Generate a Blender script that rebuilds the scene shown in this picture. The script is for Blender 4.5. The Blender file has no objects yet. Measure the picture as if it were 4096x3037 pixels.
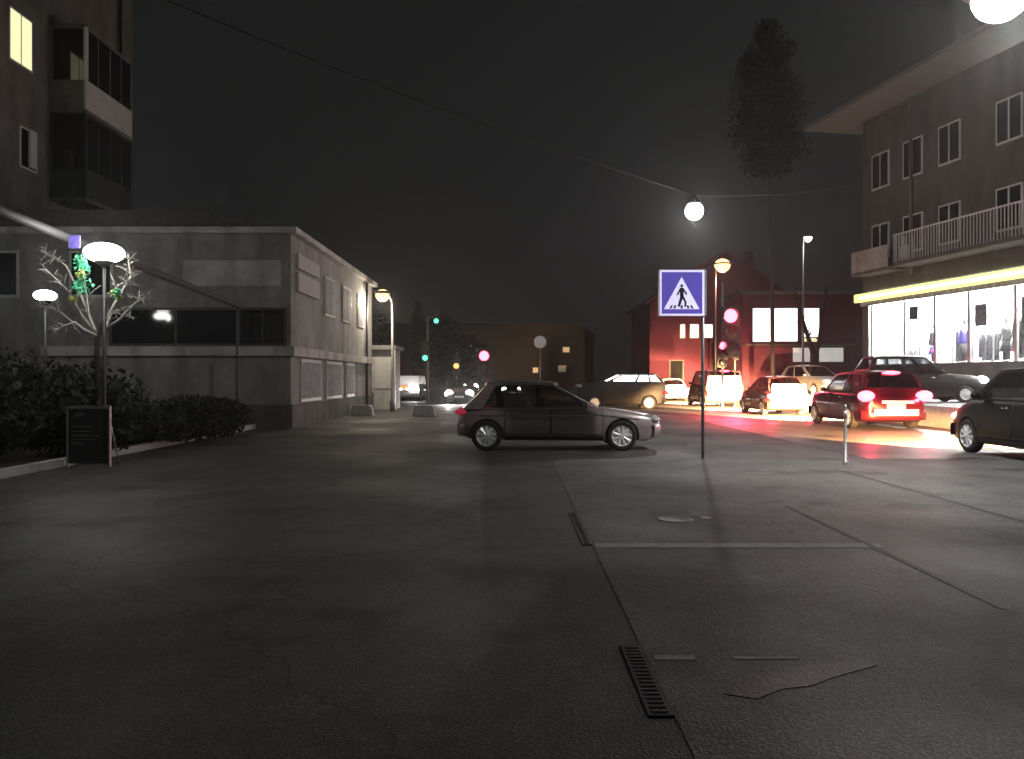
import bpy, bmesh, math, random
from mathutils import Vector, Matrix
R = math.radians
random.seed(7)
sc = bpy.context.scene
col = sc.collection

# ------------------------------------------------------------------ materials
def new_mat(name):
    m = bpy.data.materials.new(name); m.use_nodes = True
    nt = m.node_tree; b = nt.nodes['Principled BSDF']
    return m, nt, b

def mat(name, c, rough=.6, metal=0, var=.25, scale=6, bump=0, bscale=60, coat=0, spec=.5):
    m, nt, b = new_mat(name)
    b.inputs['Roughness'].default_value = rough
    b.inputs['Metallic'].default_value = metal
    b.inputs['Coat Weight'].default_value = coat
    b.inputs['Coat Roughness'].default_value = .06
    b.inputs['Specular IOR Level'].default_value = spec
    tc = nt.nodes.new('ShaderNodeTexCoord')
    n = nt.nodes.new('ShaderNodeTexNoise'); n.inputs['Scale'].default_value = scale; n.inputs['Detail'].default_value = 6
    n.inputs['Roughness'].default_value = .65
    nt.links.new(tc.outputs['Object'], n.inputs['Vector'])
    r = nt.nodes.new('ShaderNodeValToRGB')
    r.color_ramp.elements[0].position = .3; r.color_ramp.elements[1].position = .7
    r.color_ramp.elements[0].color = (*[x * (1 - var) for x in c], 1)
    r.color_ramp.elements[1].color = (*[min(1, x * (1 + var)) for x in c], 1)
    nt.links.new(n.outputs['Fac'], r.inputs['Fac'])
    nt.links.new(r.outputs['Color'], b.inputs['Base Color'])
    if bump:
        n2 = nt.nodes.new('ShaderNodeTexNoise'); n2.inputs['Scale'].default_value = bscale; n2.inputs['Detail'].default_value = 4
        nt.links.new(tc.outputs['Object'], n2.inputs['Vector'])
        bp = nt.nodes.new('ShaderNodeBump'); bp.inputs['Strength'].default_value = bump; bp.inputs['Distance'].default_value = .02
        nt.links.new(n2.outputs['Fac'], bp.inputs['Height']); nt.links.new(bp.outputs['Normal'], b.inputs['Normal'])
    return m

def plaster(name, c, var=.2):
    m = mat(name, c, .88, var=var, scale=1.8, bump=.3, bscale=45); nt = m.node_tree; b = nt.nodes['Principled BSDF']
    src = b.inputs['Base Color'].links[0].from_socket
    tc = nt.nodes.new('ShaderNodeTexCoord'); mp = nt.nodes.new('ShaderNodeMapping'); mp.inputs['Scale'].default_value = (.9, .9, .3)
    n = nt.nodes.new('ShaderNodeTexNoise'); n.inputs['Scale'].default_value = 1.6; n.inputs['Detail'].default_value = 7
    mr = nt.nodes.new('ShaderNodeMapRange'); mr.inputs['From Min'].default_value = .36; mr.inputs['From Max'].default_value = .6; mr.inputs['To Min'].default_value = .68; mr.inputs['To Max'].default_value = 1.08
    sc_ = nt.nodes.new('ShaderNodeVectorMath'); sc_.operation = 'SCALE'
    nt.links.new(tc.outputs['Object'], mp.inputs['Vector']); nt.links.new(mp.outputs[0], n.inputs['Vector']); nt.links.new(n.outputs['Fac'], mr.inputs['Value'])
    nt.links.new(src, sc_.inputs[0]); nt.links.new(mr.outputs[0], sc_.inputs['Scale']); nt.links.new(sc_.outputs[0], b.inputs['Base Color'])
    return m

def emit(name, c, s, base=None, sample=False):
    m, nt, b = new_mat(name)
    b.inputs['Base Color'].default_value = (*(base or c), 1)
    b.inputs['Emission Color'].default_value = (*c, 1)
    b.inputs['Emission Strength'].default_value = s
    b.inputs['Roughness'].default_value = .4
    if not sample:
        m.cycles.emission_sampling = 'NONE'
    return m

def asphalt(name, c, rough=.6):
    m, nt, b = new_mat(name)
    L = nt.links
    tc = nt.nodes.new('ShaderNodeTexCoord')
    def noise(s, d=5):
        n = nt.nodes.new('ShaderNodeTexNoise'); n.inputs['Scale'].default_value = s; n.inputs['Detail'].default_value = d
        L.new(tc.outputs['Object'], n.inputs['Vector']); return n
    big, mid, fine = noise(.35), noise(3.1), noise(70, 2)
    stn = noise(.9, 8)
    chip = nt.nodes.new('ShaderNodeTexVoronoi'); chip.inputs['Scale'].default_value = 85; L.new(tc.outputs['Object'], chip.inputs['Vector'])
    vor = nt.nodes.new('ShaderNodeTexVoronoi'); vor.feature = 'DISTANCE_TO_EDGE'; vor.inputs['Scale'].default_value = .23
    wv = nt.nodes.new('ShaderNodeVectorMath'); wv.operation = 'ADD'
    sc_ = nt.nodes.new('ShaderNodeVectorMath'); sc_.operation = 'SCALE'; sc_.inputs['Scale'].default_value = 1.1
    n4 = noise(1.3); L.new(n4.outputs['Color'], sc_.inputs[0]); L.new(tc.outputs['Object'], wv.inputs[0]); L.new(sc_.outputs[0], wv.inputs[1])
    L.new(wv.outputs[0], vor.inputs['Vector'])
    crack = nt.nodes.new('ShaderNodeMapRange'); crack.inputs['From Min'].default_value = .0; crack.inputs['From Max'].default_value = .006
    crack.inputs['To Min'].default_value = .45
    L.new(vor.outputs['Distance'], crack.inputs['Value'])
    def rng(n, a, z, lo=.3, hi=.7):
        mr = nt.nodes.new('ShaderNodeMapRange'); mr.inputs['From Min'].default_value = lo; mr.inputs['From Max'].default_value = hi
        mr.inputs['To Min'].default_value = a; mr.inputs['To Max'].default_value = z
        L.new(n.outputs['Fac'], mr.inputs['Value']); return mr
    def mul(a, bb):
        q = nt.nodes.new('ShaderNodeMath'); q.operation = 'MULTIPLY'; L.new(a, q.inputs[0]); L.new(bb, q.inputs[1]); return q.outputs[0]
    f = mul(mul(rng(big, .72, 1.25).outputs[0], rng(mid, .8, 1.2).outputs[0]), mul(rng(fine, .6, 1.4).outputs[0], crack.outputs[0]))
    f = mul(f, rng(stn, .5, 1.05, .36, .44).outputs[0])
    cr = nt.nodes.new('ShaderNodeSeparateColor'); L.new(chip.outputs['Color'], cr.inputs[0])
    cm = nt.nodes.new('ShaderNodeMapRange'); cm.inputs['From Min'].default_value = .55; cm.inputs['To Min'].default_value = .85; cm.inputs['To Max'].default_value = 1.9; L.new(cr.outputs[0], cm.inputs['Value'])
    f = mul(f, cm.outputs[0])
    mx = nt.nodes.new('ShaderNodeVectorMath'); mx.operation = 'SCALE'; mx.inputs[0].default_value = c
    L.new(f, mx.inputs['Scale']); L.new(mx.outputs[0], b.inputs['Base Color'])
    rr = rng(big, rough + .12, rough - .14); L.new(rr.outputs[0], b.inputs['Roughness'])
    bp = nt.nodes.new('ShaderNodeBump'); bp.inputs['Strength'].default_value = .2 if rough < .5 else .75; bp.inputs['Distance'].default_value = .008
    L.new(fine.outputs['Fac'], bp.inputs['Height']); L.new(bp.outputs['Normal'], b.inputs['Normal'])
    return m

def glass(name, tint, refl=.25):
    m, nt, b = new_mat(name)
    out = nt.nodes['Material Output']; nt.nodes.remove(b)
    t = nt.nodes.new('ShaderNodeBsdfTransparent'); t.inputs['Color'].default_value = (*tint, 1)
    g = nt.nodes.new('ShaderNodeBsdfGlossy'); g.inputs['Roughness'].default_value = .04; g.inputs['Color'].default_value = (.9, .9, .9, 1)
    lw = nt.nodes.new('ShaderNodeLayerWeight'); lw.inputs['Blend'].default_value = refl
    mx = nt.nodes.new('ShaderNodeMixShader')
    pw = nt.nodes.new('ShaderNodeMath'); pw.operation = 'POWER'; pw.inputs[1].default_value = 3.5; lw.inputs['Blend'].default_value = .5
    mr = nt.nodes.new('ShaderNodeMapRange'); mr.inputs['To Min'].default_value = refl * .2; mr.inputs['To Max'].default_value = .85
    nt.links.new(lw.outputs['Facing'], pw.inputs[0]); nt.links.new(pw.outputs[0], mr.inputs['Value'])
    nt.links.new(mr.outputs[0], mx.inputs[0]); nt.links.new(t.outputs[0], mx.inputs[1]); nt.links.new(g.outputs[0], mx.inputs[2])
    nt.links.new(mx.outputs[0], out.inputs['Surface'])
    return m

M = {}
M['asphalt'] = asphalt('asphalt', (.05, .0495, .048), .68)
M['pavement'] = asphalt('pavement_asphalt', (.07, .069, .066), .7)
M['terrace'] = asphalt('terrace_paving', (.12, .118, .115), .6)
M['road'] = asphalt('worn_damp_asphalt', (.06, .059, .058), .46)
M['stone'] = mat('pale_kerb_stone', (.3, .295, .28), .8, var=.3, scale=9, bump=.3)
M['seal'] = mat('dark_joint_sealant', (.02, .02, .02), .7)
M['iron'] = mat('cast_iron', (.02, .02, .021), .55, .6)
M['soil'] = mat('dark_soil', (.018, .017, .012), .95, var=.5, scale=3, bump=.5, bscale=30)
M['plaster'] = plaster('grey_plaster', (.28, .277, .268))
M['shopplaster'] = plaster('dark_grey_render', (.062, .061, .06))
M['pale_plaster'] = plaster('pale_plaster', (.5, .49, .47))
M['dark_plaster'] = plaster('dark_plaster', (.12, .118, .113))
M['black_plaster'] = plaster('black_render', (.009, .009, .009))  # plain near-black base colour
M['balcony_dark'] = mat('shaded_balcony', (.018, .018, .018), .7, var=.4)
M['balcony_pale'] = mat('pale_parapet', (.45, .45, .44), .8, var=.12, scale=4)
M['frame'] = mat('white_frame', (.5, .5, .49), .5, var=.08)
M['dframe'] = mat('dark_frame', (.05, .05, .05), .5)
M['soffit'] = mat('painted_soffit', (.11, .11, .108), .8, var=.12, scale=1.5)
M['roof'] = mat('roof_sheet', (.09, .085, .08), .6, var=.3)
M['pole'] = mat('galvanised_pole', (.32, .32, .32), .45, .6, var=.15, scale=12)
M['dpole'] = mat('dark_painted_pole', (.03, .032, .032), .5, .2, var=.2)
M['pipe'] = mat('pale_pipe_paint', (.085, .084, .08), .6, var=.15, scale=5)
M['bark'] = mat('bark', (.022, .019, .017), .9, var=.4, scale=14, bump=.6, bscale=50)
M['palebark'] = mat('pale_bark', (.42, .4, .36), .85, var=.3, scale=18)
M['leaf'] = mat('dark_leaf', (.009, .012, .008), .75, var=.5, scale=1.5)
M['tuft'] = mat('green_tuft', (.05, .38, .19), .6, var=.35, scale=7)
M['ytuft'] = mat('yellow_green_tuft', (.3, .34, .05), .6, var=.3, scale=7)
M['poplar'] = mat('poplar_leaf', (.008, .009, .007), .9, var=.4, scale=1)
M['rubber'] = mat('rubber', (.012, .012, .012), .8)
M['rim'] = mat('alloy', (.85, .85, .86), .35, .35, var=.1, scale=20)
M['chrome'] = mat('chrome', (.75, .75, .76), .15, 1, var=.03)
M['black'] = mat('black_plastic', (.015, .015, .015), .5)
M['seatcloth'] = mat('seat_cloth', (.02, .02, .022), .9)
M['plate'] = mat('number_plate', (.78, .8, .84), .5, var=.05)
M['carglass'] = glass('car_glass', (.42, .43, .44), .3)
M['shopglass'] = glass('shop_glass', (.93, .94, .94), .2)
M['darkglass'] = mat('dark_window_glass', (.012, .013, .015), .07, var=.1, spec=.6)
M['redlens'] = emit('red_lens_lit', (1, .06, .1), 13)
M['redlens_dim'] = emit('red_lens_dim', (1, .06, .14), .22, (.25, .01, .02))
M['redlens_off'] = mat('red_lens', (.2, .008, .012), .25)
M['amber'] = emit('amber_lens_lit', (1, .42, .12), 2.2)
M['greenlens'] = emit('green_lens_lit', (.12, 1, .55), 2.2)
M['offlens'] = mat('unlit_lens', (.02, .02, .02), .3)
M['headlens'] = emit('headlamp_lit', (1, .97, .93), 30)
M['headwarm'] = emit('warm_headlamp_lit', (1, .8, .55), 5)
M['headoff'] = mat('headlamp_glass', (.5, .5, .52), .12, .3)
M['lampwhite'] = emit('white_lamp', (1, .99, .96), 24)
M['lampwarm'] = emit('warm_lamp', (1, .6, .24), 3.2)
M['lampsmall'] = emit('small_lamp', (1, .97, .92), 6)
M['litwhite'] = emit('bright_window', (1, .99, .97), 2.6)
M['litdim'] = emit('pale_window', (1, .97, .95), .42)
M['lityellow'] = emit('yellow_window', (1, .97, .55), .95)
M['strip'] = emit('yellow_light_strip', (1, .96, .38), 1.0)
M['striphot'] = emit('white_light_tube', (1, 1, .9), 4)
M['shopwhite'] = mat('shop_white', (.8, .8, .8), .7, var=.04)
M['shoplight'] = emit('shop_ceiling_panel', (1, .99, .97), 260, sample=True)
M['goods'] = mat('dark_goods', (.09, .09, .1), .8, var=.6, scale=5)
M['greygoods'] = mat('grey_goods', (.25, .25, .27), .8, var=.6, scale=8)
M['bluecloth'] = mat('blue_cloth', (.2, .18, .62), .8, var=.2)
M['glowwall'] = mat('red_glow_wall', (.09, .012, .036), .85, var=.35, scale=4, bump=.3, bscale=30)  # red glow of the signal put into the wall colour
M['maroon'] = plaster('red_glow_render', (.11, .02, .042))  # coloured red to stand in for bloom from the signal
M['patch'] = asphalt('tar_repair', (.036, .035, .034), .6)
M['cover'] = mat('worn_cover_iron', (.15, .15, .148), .6, .2, var=.3, scale=20)
M['glowroof'] = mat('red_glow_roof', (.1, .02, .03), .7, var=.3, scale=4)  # roof colour carries the same red glow
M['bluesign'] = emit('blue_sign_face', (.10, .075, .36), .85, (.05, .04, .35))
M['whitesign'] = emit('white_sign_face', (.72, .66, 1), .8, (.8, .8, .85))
M['inksign'] = mat('sign_ink', (.02, .02, .05), .6)
M['alu'] = mat('aluminium_edge', (.55, .55, .56), .4, .5)
M['board'] = mat('dull_board', (.1, .1, .1), .8, var=.12)
M['boardink'] = mat('pale_print', (.34, .34, .34), .8)
M['bluepl'] = mat('blue_plate', (.16, .13, .5), .6)
M['concrete'] = mat('concrete', (.42, .42, .4), .85, var=.2, scale=7, bump=.4, bscale=40)
M['wire'] = mat('wire', (.06, .06, .06), .6)

def paint(name, c, metal=.3, rough=.32):
    return mat(name, c, rough, metal, var=.06, scale=3, coat=.8)

# ------------------------------------------------------------------ mesh helpers
class MB:
    def __init__(s): s.bm = bmesh.new()
    def face(s, pts):
        vs = [s.bm.verts.new(p) for p in pts]
        try: return s.bm.faces.new(vs)
        except ValueError: return None
    def box(s, x0, x1, y0, y1, z0, z1):
        v = [s.bm.verts.new((x, y, z)) for z in (z0, z1) for y in (y0, y1) for x in (x0, x1)]
        for f in ((0, 2, 3, 1), (4, 5, 7, 6), (0, 1, 5, 4), (2, 6, 7, 3), (0, 4, 6, 2), (1, 3, 7, 5)):
            s.bm.faces.new([v[i] for i in f])
        return s
    def tube(s, pts, rad, n=8, cap=True):
        pts = [Vector(p) for p in pts]
        if not isinstance(rad, (list, tuple)): rad = [rad] * len(pts)
        rings = []
        for i, p in enumerate(pts):
            d = (pts[min(i + 1, len(pts) - 1)] - pts[max(i - 1, 0)]).normalized()
            a = d.cross(Vector((0, 0, 1)) if abs(d.z) < .95 else Vector((1, 0, 0))).normalized(); b = d.cross(a)
            rings.append([s.bm.verts.new(p + (a * math.cos(t) + b * math.sin(t)) * rad[i]) for t in [2 * math.pi * k / n for k in range(n)]])
        for r0, r1 in zip(rings, rings[1:]):
            for k in range(n):
                f = s.bm.faces.new((r0[k], r0[(k + 1) % n], r1[(k + 1) % n], r1[k])); f.smooth = True
        if cap:
            s.bm.faces.new(rings[0][::-1]); s.bm.faces.new(rings[-1])
        return s
    def lathe(s, prof, origin=(0, 0, 0), n=24, axis='z'):
        o = Vector(origin); rings = []
        for (r, h) in prof:
            ring = []
            for k in range(n):
                t = 2 * math.pi * k / n; a, b = r * math.cos(t), r * math.sin(t)
                v = {'z': (a, b, h), 'y': (a, h, b), 'x': (h, a, b)}[axis]
                ring.append(s.bm.verts.new(o + Vector(v)))
            rings.append(ring)
        for r0, r1 in zip(rings, rings[1:]):
            for k in range(n):
                f = s.bm.faces.new((r0[k], r0[(k + 1) % n], r1[(k + 1) % n], r1[k])); f.smooth = True
        s.bm.faces.new(rings[0][::-1]); s.bm.faces.new(rings[-1])
        return s
    def ellipsoid(s, c, r, u=16, v=10):
        mt = Matrix.Translation(c) @ Matrix.Diagonal((*r, 1))
        g = bmesh.ops.create_uvsphere(s.bm, u_segments=u, v_segments=v, radius=1, matrix=mt)
        for vv in g['verts']:
            for f in vv.link_faces: f.smooth = True
        return s
    def prism(s, poly, a, b, plane='xz'):
        """poly in a plane extruded along the missing axis from a to b"""
        def P3(p, d): return {'xz': (p[0], d, p[1]), 'yz': (d, p[0], p[1]), 'xy': (p[0], p[1], d)}[plane]
        v0 = [s.bm.verts.new(P3(p, a)) for p in poly]; v1 = [s.bm.verts.new(P3(p, b)) for p in poly]
        s.bm.faces.new(v0[::-1]); s.bm.faces.new(v1)
        n = len(poly)
        for k in range(n): s.bm.faces.new((v0[k], v0[(k + 1) % n], v1[(k + 1) % n], v1[k]))
        return s
    def grid(s, rows, smooth=True, close=False):
        vs = [[s.bm.verts.new(p) for p in r] for r in rows]
        for a, b in zip(vs, vs[1:]):
            n = len(a)
            for k in range(n if close else n - 1):
                f = s.bm.faces.new((a[k], a[(k + 1) % n], b[(k + 1) % n], b[k])); f.smooth = smooth
        return vs
    def leaves(s, c, r, n, size, clumps=10, spread=.45):
        c = Vector(c)
        cs = []
        for _ in range(clumps):
            d = Vector((random.gauss(0, 1), random.gauss(0, 1), random.gauss(0, 1))).normalized() * random.uniform(.35, .95)
            cs.append(d)
        for _ in range(n):
            k = random.choice(cs)
            q = k + Vector((random.gauss(0, 1), random.gauss(0, 1), random.gauss(0, 1))) * spread * .5
            if q.length > 1.12: q = q.normalized() * random.uniform(.8, 1.12)
            p = c + Vector((q.x * r[0], q.y * r[1], q.z * r[2]))
            if p.z < .03: p.z = random.uniform(.03, .3)
            a = Vector((random.gauss(0, 1), random.gauss(0, 1), random.gauss(0, 1))).normalized()
            b = a.orthogonal().normalized(); e = size * random.uniform(.5, 1.3)
            s.face((p - a * e * .5, p + b * e * .22, p + a * e * .5, p - b * e * .22))
        return s
    def build(s, name, m, parent=None, bevel=0, sharp=None):
        bmesh.ops.recalc_face_normals(s.bm, faces=s.bm.faces)
        if bevel:
            bmesh.ops.bevel(s.bm, geom=[e for e in s.bm.edges if len(e.link_faces) == 2 and e.calc_face_angle(0) > .6], offset=bevel, segments=2, affect='EDGES', clamp_overlap=True)
        me = bpy.data.meshes.new(name); s.bm.to_mesh(me); s.bm.free()
        me.materials.append(m)
        if sharp: me.set_sharp_from_angle(angle=R(sharp))
        o = bpy.data.objects.new(name, me); col.objects.link(o)
        if parent: o.parent = parent
        return o

def tag(o, label, cat, group=None, kind=None):
    o['label'] = label; o['category'] = cat
    if group: o['group'] = group
    if kind: o['kind'] = kind
    return o
def thing(name, label, cat, loc=(0, 0, 0), rz=0, group=None):
    o = bpy.data.objects.new(name, None); col.objects.link(o)
    o.location = loc; o.rotation_euler.z = rz
    return tag(o, label, cat, group)
def struct(name, mb, m):
    o = mb.build(name, m); o['kind'] = 'structure'; return o
def lerp(a, b, t): return a + (b - a) * t
def interp(tab, x):
    if x <= tab[0][0]: return tab[0][1]
    for (a, va), (b, vb) in zip(tab, tab[1:]):
        if x <= b:
            t = (x - a) / (b - a); return va + (vb - va) * t
    return tab[-1][1]
def lamp_light(kind, name, loc, power, color=(1, 1, 1), radius=.08, parent=None, rot=None, spot=None, blend=.5):
    d = bpy.data.lights.new(name, kind); d.energy = power; d.color = color; d.shadow_soft_size = radius
    if kind == 'SPOT': d.spot_size = R(spot); d.spot_blend = blend
    o = bpy.data.objects.new(name, d); col.objects.link(o); o.location = loc
    if rot: o.rotation_euler = rot
    if parent: o.parent = parent
    return o

# ------------------------------------------------------------------ camera and night sky
H = 1.5
cam = bpy.data.cameras.new('camera'); co = bpy.data.objects.new('camera', cam); col.objects.link(co)
co.location = (0, 0, H); co.rotation_euler = (R(90), 0, 0)
cam.sensor_width = 36; cam.lens = 804 / 1024 * 36; cam.clip_end = 2000; cam.clip_start = .05
cam.shift_y = -1.5 / 1024
sc.camera = co
w = bpy.data.worlds.new('World'); sc.world = w; w.use_nodes = True
nt = w.node_tree; bg = nt.nodes['Background']
sky = nt.nodes.new('ShaderNodeTexSky'); sky.sky_type = 'NISHITA'; sky.sun_disc = False
sky.sun_elevation = R(4); sky.sun_rotation = R(180); sky.dust_density = 4
hs = nt.nodes.new('ShaderNodeHueSaturation'); hs.inputs['Saturation'].default_value = .06
nt.links.new(sky.outputs[0], hs.inputs['Color'])
# town glow: the overcast night sky is nearly even
mixc = nt.nodes.new('ShaderNodeMix'); mixc.data_type = 'RGBA'; mixc.inputs['Factor'].default_value = .82
nt.links.new(hs.outputs[0], mixc.inputs['A']); mixc.inputs['B'].default_value = (.9, .89, .88, 1)
nt.links.new(mixc.outputs['Result'], bg.inputs['Color'])
bg.inputs['Strength'].default_value = .0115
sc.view_settings.view_transform = 'Standard'; sc.view_settings.look = 'None'
sc.view_settings.exposure = 0; sc.view_settings.gamma = 1
sc.cycles.use_denoising = True
sc.cycles.sample_clamp_indirect = 3
sc.cycles.max_bounces = 6
sc.cycles.transparent_max_bounces = 12

# ------------------------------------------------------------------ ground
def sheet(x0, x1, y0, y1, z, n=1):
    mb = MB(); mb.face(((x0, y0, z), (x1, y0, z), (x1, y1, z), (x0, y1, z))); return mb
struct('ground', sheet(-300, 300, -120, 500, 0), M['asphalt'])
struct('pavement', sheet(.72, 6.2, -8, 14.8, .005), M['pavement'])
struct('road', sheet(6.6, 12.9, 14.9, 110, .006), M['road'])
mb = MB(); mb.box(.74, 3.3, 7.08, 7.26, -.05, .008); mb.box(.76, .98, 4.26, 4.33, -.05, .008); mb.box(1.18, 1.52, 4.27, 4.31, -.05, .008)
struct('paving_strip', mb, M['stone'])
mb = MB()
mb.face([(3.16, 5.2, .009), (3.23, 5.2, .009), (3.21, 9.4, .009), (3.18, 9.4, .009)])
mb.face([(5.27, 7.6, .009), (5.36, 7.6, .009), (5.33, 12.9, .009), (5.28, 12.9, .009)])
mb.face([(4.6, 5.9, .009), (4.68, 5.9, .009), (4.66, 7.4, .009), (4.62, 7.4, .009)])
struct('pavement_joints', mb, M['seal'])
mb = MB(); mb.box(-30, -7.75, 6, 23.9, -.1, .1); struct('verge', mb, M['soil'])
mb = MB(); mb.box(-7.745, -7.6, 6, 23.9, -.1, .13); struct('kerb', mb, M['concrete'])
mb = MB(); mb.prism([(13.1, 12), (60, 12), (60, 48), (13.1, 48)], -.1, .6, 'xy'); struct('terrace', mb, M['terrace'])
mb = MB(); mb.box(12.95, 13.095, 12, 48, -.1, .64); struct('terrace_kerb', mb, M['concrete'])
for nm, lab, y0, y1, wd in (('drain_grate', 'black slotted drain in the pavement edge, nearest the camera', 3.55, 4.5, .12),
                            ('drain_grate', 'thin black drain slot in the pavement edge just beyond the pale paving strip', 7.2, 8.95, .09)):
    mb = MB(); mb.box(.72 - wd, .715, y0, y1, -.1, .008); o = mb.build(nm, M['iron']); tag(o, lab, 'drain')
    mb = MB()
    y = y0 + .04; mb.box(.72 - wd + .004, .72 - wd + .02, y0, y1, -.02, .0105); mb.box(.695, .712, y0, y1, -.02, .0105)
    while y < y1 - .05:
        mb.box(.72 - wd + .015, .70, y, y + .02, -.02, .012); y += .05
    mb.build('grating', M['dframe'], o)

# ------------------------------------------------------------------ cars
WHEEL = {}
def wheel_meshes(r):
    if r in WHEEL: return WHEEL[r]
    wd = .2
    mb = MB(); mb.lathe([(r * .66, -wd / 2), (r * .93, -wd / 2), (r, -wd * .33), (r, wd * .33), (r * .93, wd / 2), (r * .66, wd / 2), (r * .62, wd * .2), (r * .62, -wd * .2)], axis='y', n=32)
    t = mb.build('wheel', M['rubber']); tm = t.data; bpy.data.objects.remove(t)
    mb = MB()
    mb.lathe([(r * .6, wd * .36), (r * .68, wd * .52), (r * .645, wd * .47), (r * .6, wd * .2)], axis='y', n=32)
    mb.lathe([(r * .6, -.02), (r * .6, -.01), (.02, -.01), (.018, -.02)], axis='y', n=24)
    for k in range(9):
        a = 2 * math.pi * k / 9
        for da in (-.09, .09):
            c, s_ = math.cos(a + da), math.sin(a + da); c2, s2 = math.cos(a), math.sin(a)
            h = wd * .44
            p0 = Vector((c2 * r * .12, h, s2 * r * .12)); p1 = Vector((c * r * .64, h, s_ * r * .64))
            mb.tube([p0, p1], [.022, .014], n=5)
    mb.lathe([(r * .19, wd * .2), (r * .19, wd * .5), (r * .1, wd * .54), (.01, wd * .55)], axis='y', n=16)
    t = mb.build('rim', M['rim'], sharp=35); rm = t.data; bpy.data.objects.remove(t)
    WHEEL[r] = (tm, rm); return WHEEL[r]

SEC = [(0, 0), (.86, 0), (.95, .05), (.985, .2), (1.0, .42), (.99, .62), (.965, .74), (.955, .8), (.925, .93), (.86, 1.0), (.5, 1.02), (0, 1.03)]
def sec_at(f):
    side = SEC[1:10]
    return interp([(b, a) for a, b in side], f)

def car(label, cat, loc, rz, L=4.3, W=1.76, Hc=1.46, style='hatch', pm=None, head=None, tail=None, tailsz=(.1, .17, .11),
        group=None, detail=2, brake=None, glowglass=None, name='car', beams=None, belt=.88, wr=.31, wb=None, plate=True, seats=False, trim=False, tail_z=.78, headsz=(.13, .2, .09)):
    t = thing(name, label, cat, loc, rz, group)
    h = L / 2; hood = belt - .03
    top = {'hatch': [(-h, belt - .12), (-h + .1, belt), (h - 1.25, belt + .02), (h - .75, hood - .02), (h - .3, hood - .08), (h - .1, hood - .14), (h - .03, hood - .2), (h, hood - .28)],
           'suv': [(-h, belt - .1), (-h + .1, belt + .02), (h - 1.3, belt + .03), (h - .5, hood), (h - .12, hood - .1), (h, hood - .28)],
           'van': [(-h, belt), (h - .9, belt + .02), (h - .3, hood - .12), (h, hood - .35)],
           'sedan': [(-h, belt - .16), (-h + .15, belt - .01), (-h + .9, belt + .02), (h - 1.35, belt), (h - .3, hood - .14), (h - .05, hood - .24), (h, hood - .36)]}[style]
    bot = [(-h, .36), (-h + .3, .22), (h - .3, .2), (h, .3)]
    gh = {'hatch': (-h + .12, -h + .62, h - 2.25, h - 1.3), 'suv': (-h + .08, -h + .42, h - 2.15, h - 1.4),
          'van': (-h + .03, -h + .12, h - 1.75, h - .85), 'sedan': (-h + .7, -h + 1.35, h - 2.35, h - 1.5)}[style]
    wb = wb or L * .61; ax = (-wb / 2 - .02 + (.0 if style != 'hatch' else 0), wb / 2 - .02)
    off = (L / 2 - .82) - wb / 2
    ax = (-wb / 2 + off, wb / 2 + off)
    def hw(x):
        e = abs(x) / h
        return W / 2 * (1 - .17 * e ** 6 - .03 * e ** 2)
    def side(x, f, o=0):
        zb, zt = interp(bot, x), interp(top, x)
        return Vector((x, hw(x) * sec_at(f) + o, lerp(zb, zt, f)))
    xs = [-h, -h + .02, -h + .06] + [lerp(-h + .12, h - .12, k / 34) for k in range(35)] + [h - .06, h - .02, h]
    mb = MB(); rows = []
    for i, x in enumerate(xs):
        zb, zt = interp(bot, x), interp(top, x); k = .93 if i in (0, len(xs) - 1) else (.975 if i in (1, len(xs) - 2) else 1)
        half = [(hw(x) * a * k, lerp(zb, zt, f)) for a, f in SEC]
        ring = [(x, y, z) for y, z in half] + [(x, -y, z) for y, z in half[-2:0:-1]]
        rows.append(ring)
    vs = mb.grid(rows, close=True)
    mb.bm.faces.new(vs[0][::-1]); mb.bm.faces.new(vs[-1])
    bmesh.ops.triangulate(mb.bm, faces=mb.bm.faces)
    body = mb.build('body', pm, t, sharp=40)
    # wheel arches
    cb = MB()
    for a in ax:
        for s in (-1, 1):
            y0, y1 = sorted((s * (W / 2 - .27), s * (W / 2 + .2)))
            cb.lathe([(wr * 1.13, y0), (wr * 1.13, y1)], (a, 0, wr), n=28, axis='y')
    cut = cb.build('cutter', M['black'], t)
    md = body.modifiers.new('b', 'BOOLEAN'); md.object = cut; md.operation = 'DIFFERENCE'; md.solver = 'EXACT'
    bpy.context.view_layer.update(); dg = bpy.context.evaluated_depsgraph_get()
    nm = bpy.data.meshes.new_from_object(body.evaluated_get(dg)); body.modifiers.clear()
    old = body.data; body.data = nm; bpy.data.meshes.remove(old)
    cm = cut.data; bpy.data.objects.remove(cut); bpy.data.meshes.remove(cm)
    if not len(nm.materials): nm.materials.append(pm)
    for p_ in nm.polygons: p_.use_smooth = True
    nm.set_sharp_from_angle(angle=R(40))
    # wheels
    tm, rm = wheel_meshes(wr)
    for a in ax:
        for s in (-1, 1):
            o = bpy.data.objects.new('wheel', tm); col.objects.link(o); o.parent = t
            o.location = (a, s * (W / 2 - .125), wr); o.rotation_euler = (0, random.uniform(0, 6), 0 if s > 0 else math.pi)
            q = bpy.data.objects.new('rim', rm); col.objects.link(q); q.parent = o
    # greenhouse
    xr, xr2, xf2, xf = gh
    wbl, wt = W / 2 * .865, W / 2 * .68
    if style == 'van': wt = W / 2 * .8
    def S(u, tt, s, o=0):
        x = lerp(lerp(xr, xr2, tt), lerp(xf, xf2, tt), u)
        zb = interp(top, lerp(xr, xf, u)) - .01
        y = lerp(wbl, wt, tt) + .025 * math.sin(math.pi * tt) + o
        e = 4 * (u - .5) ** 2
        return Vector((x, s * y, lerp(zb, Hc - .06 - .035 * e, tt)))
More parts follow.
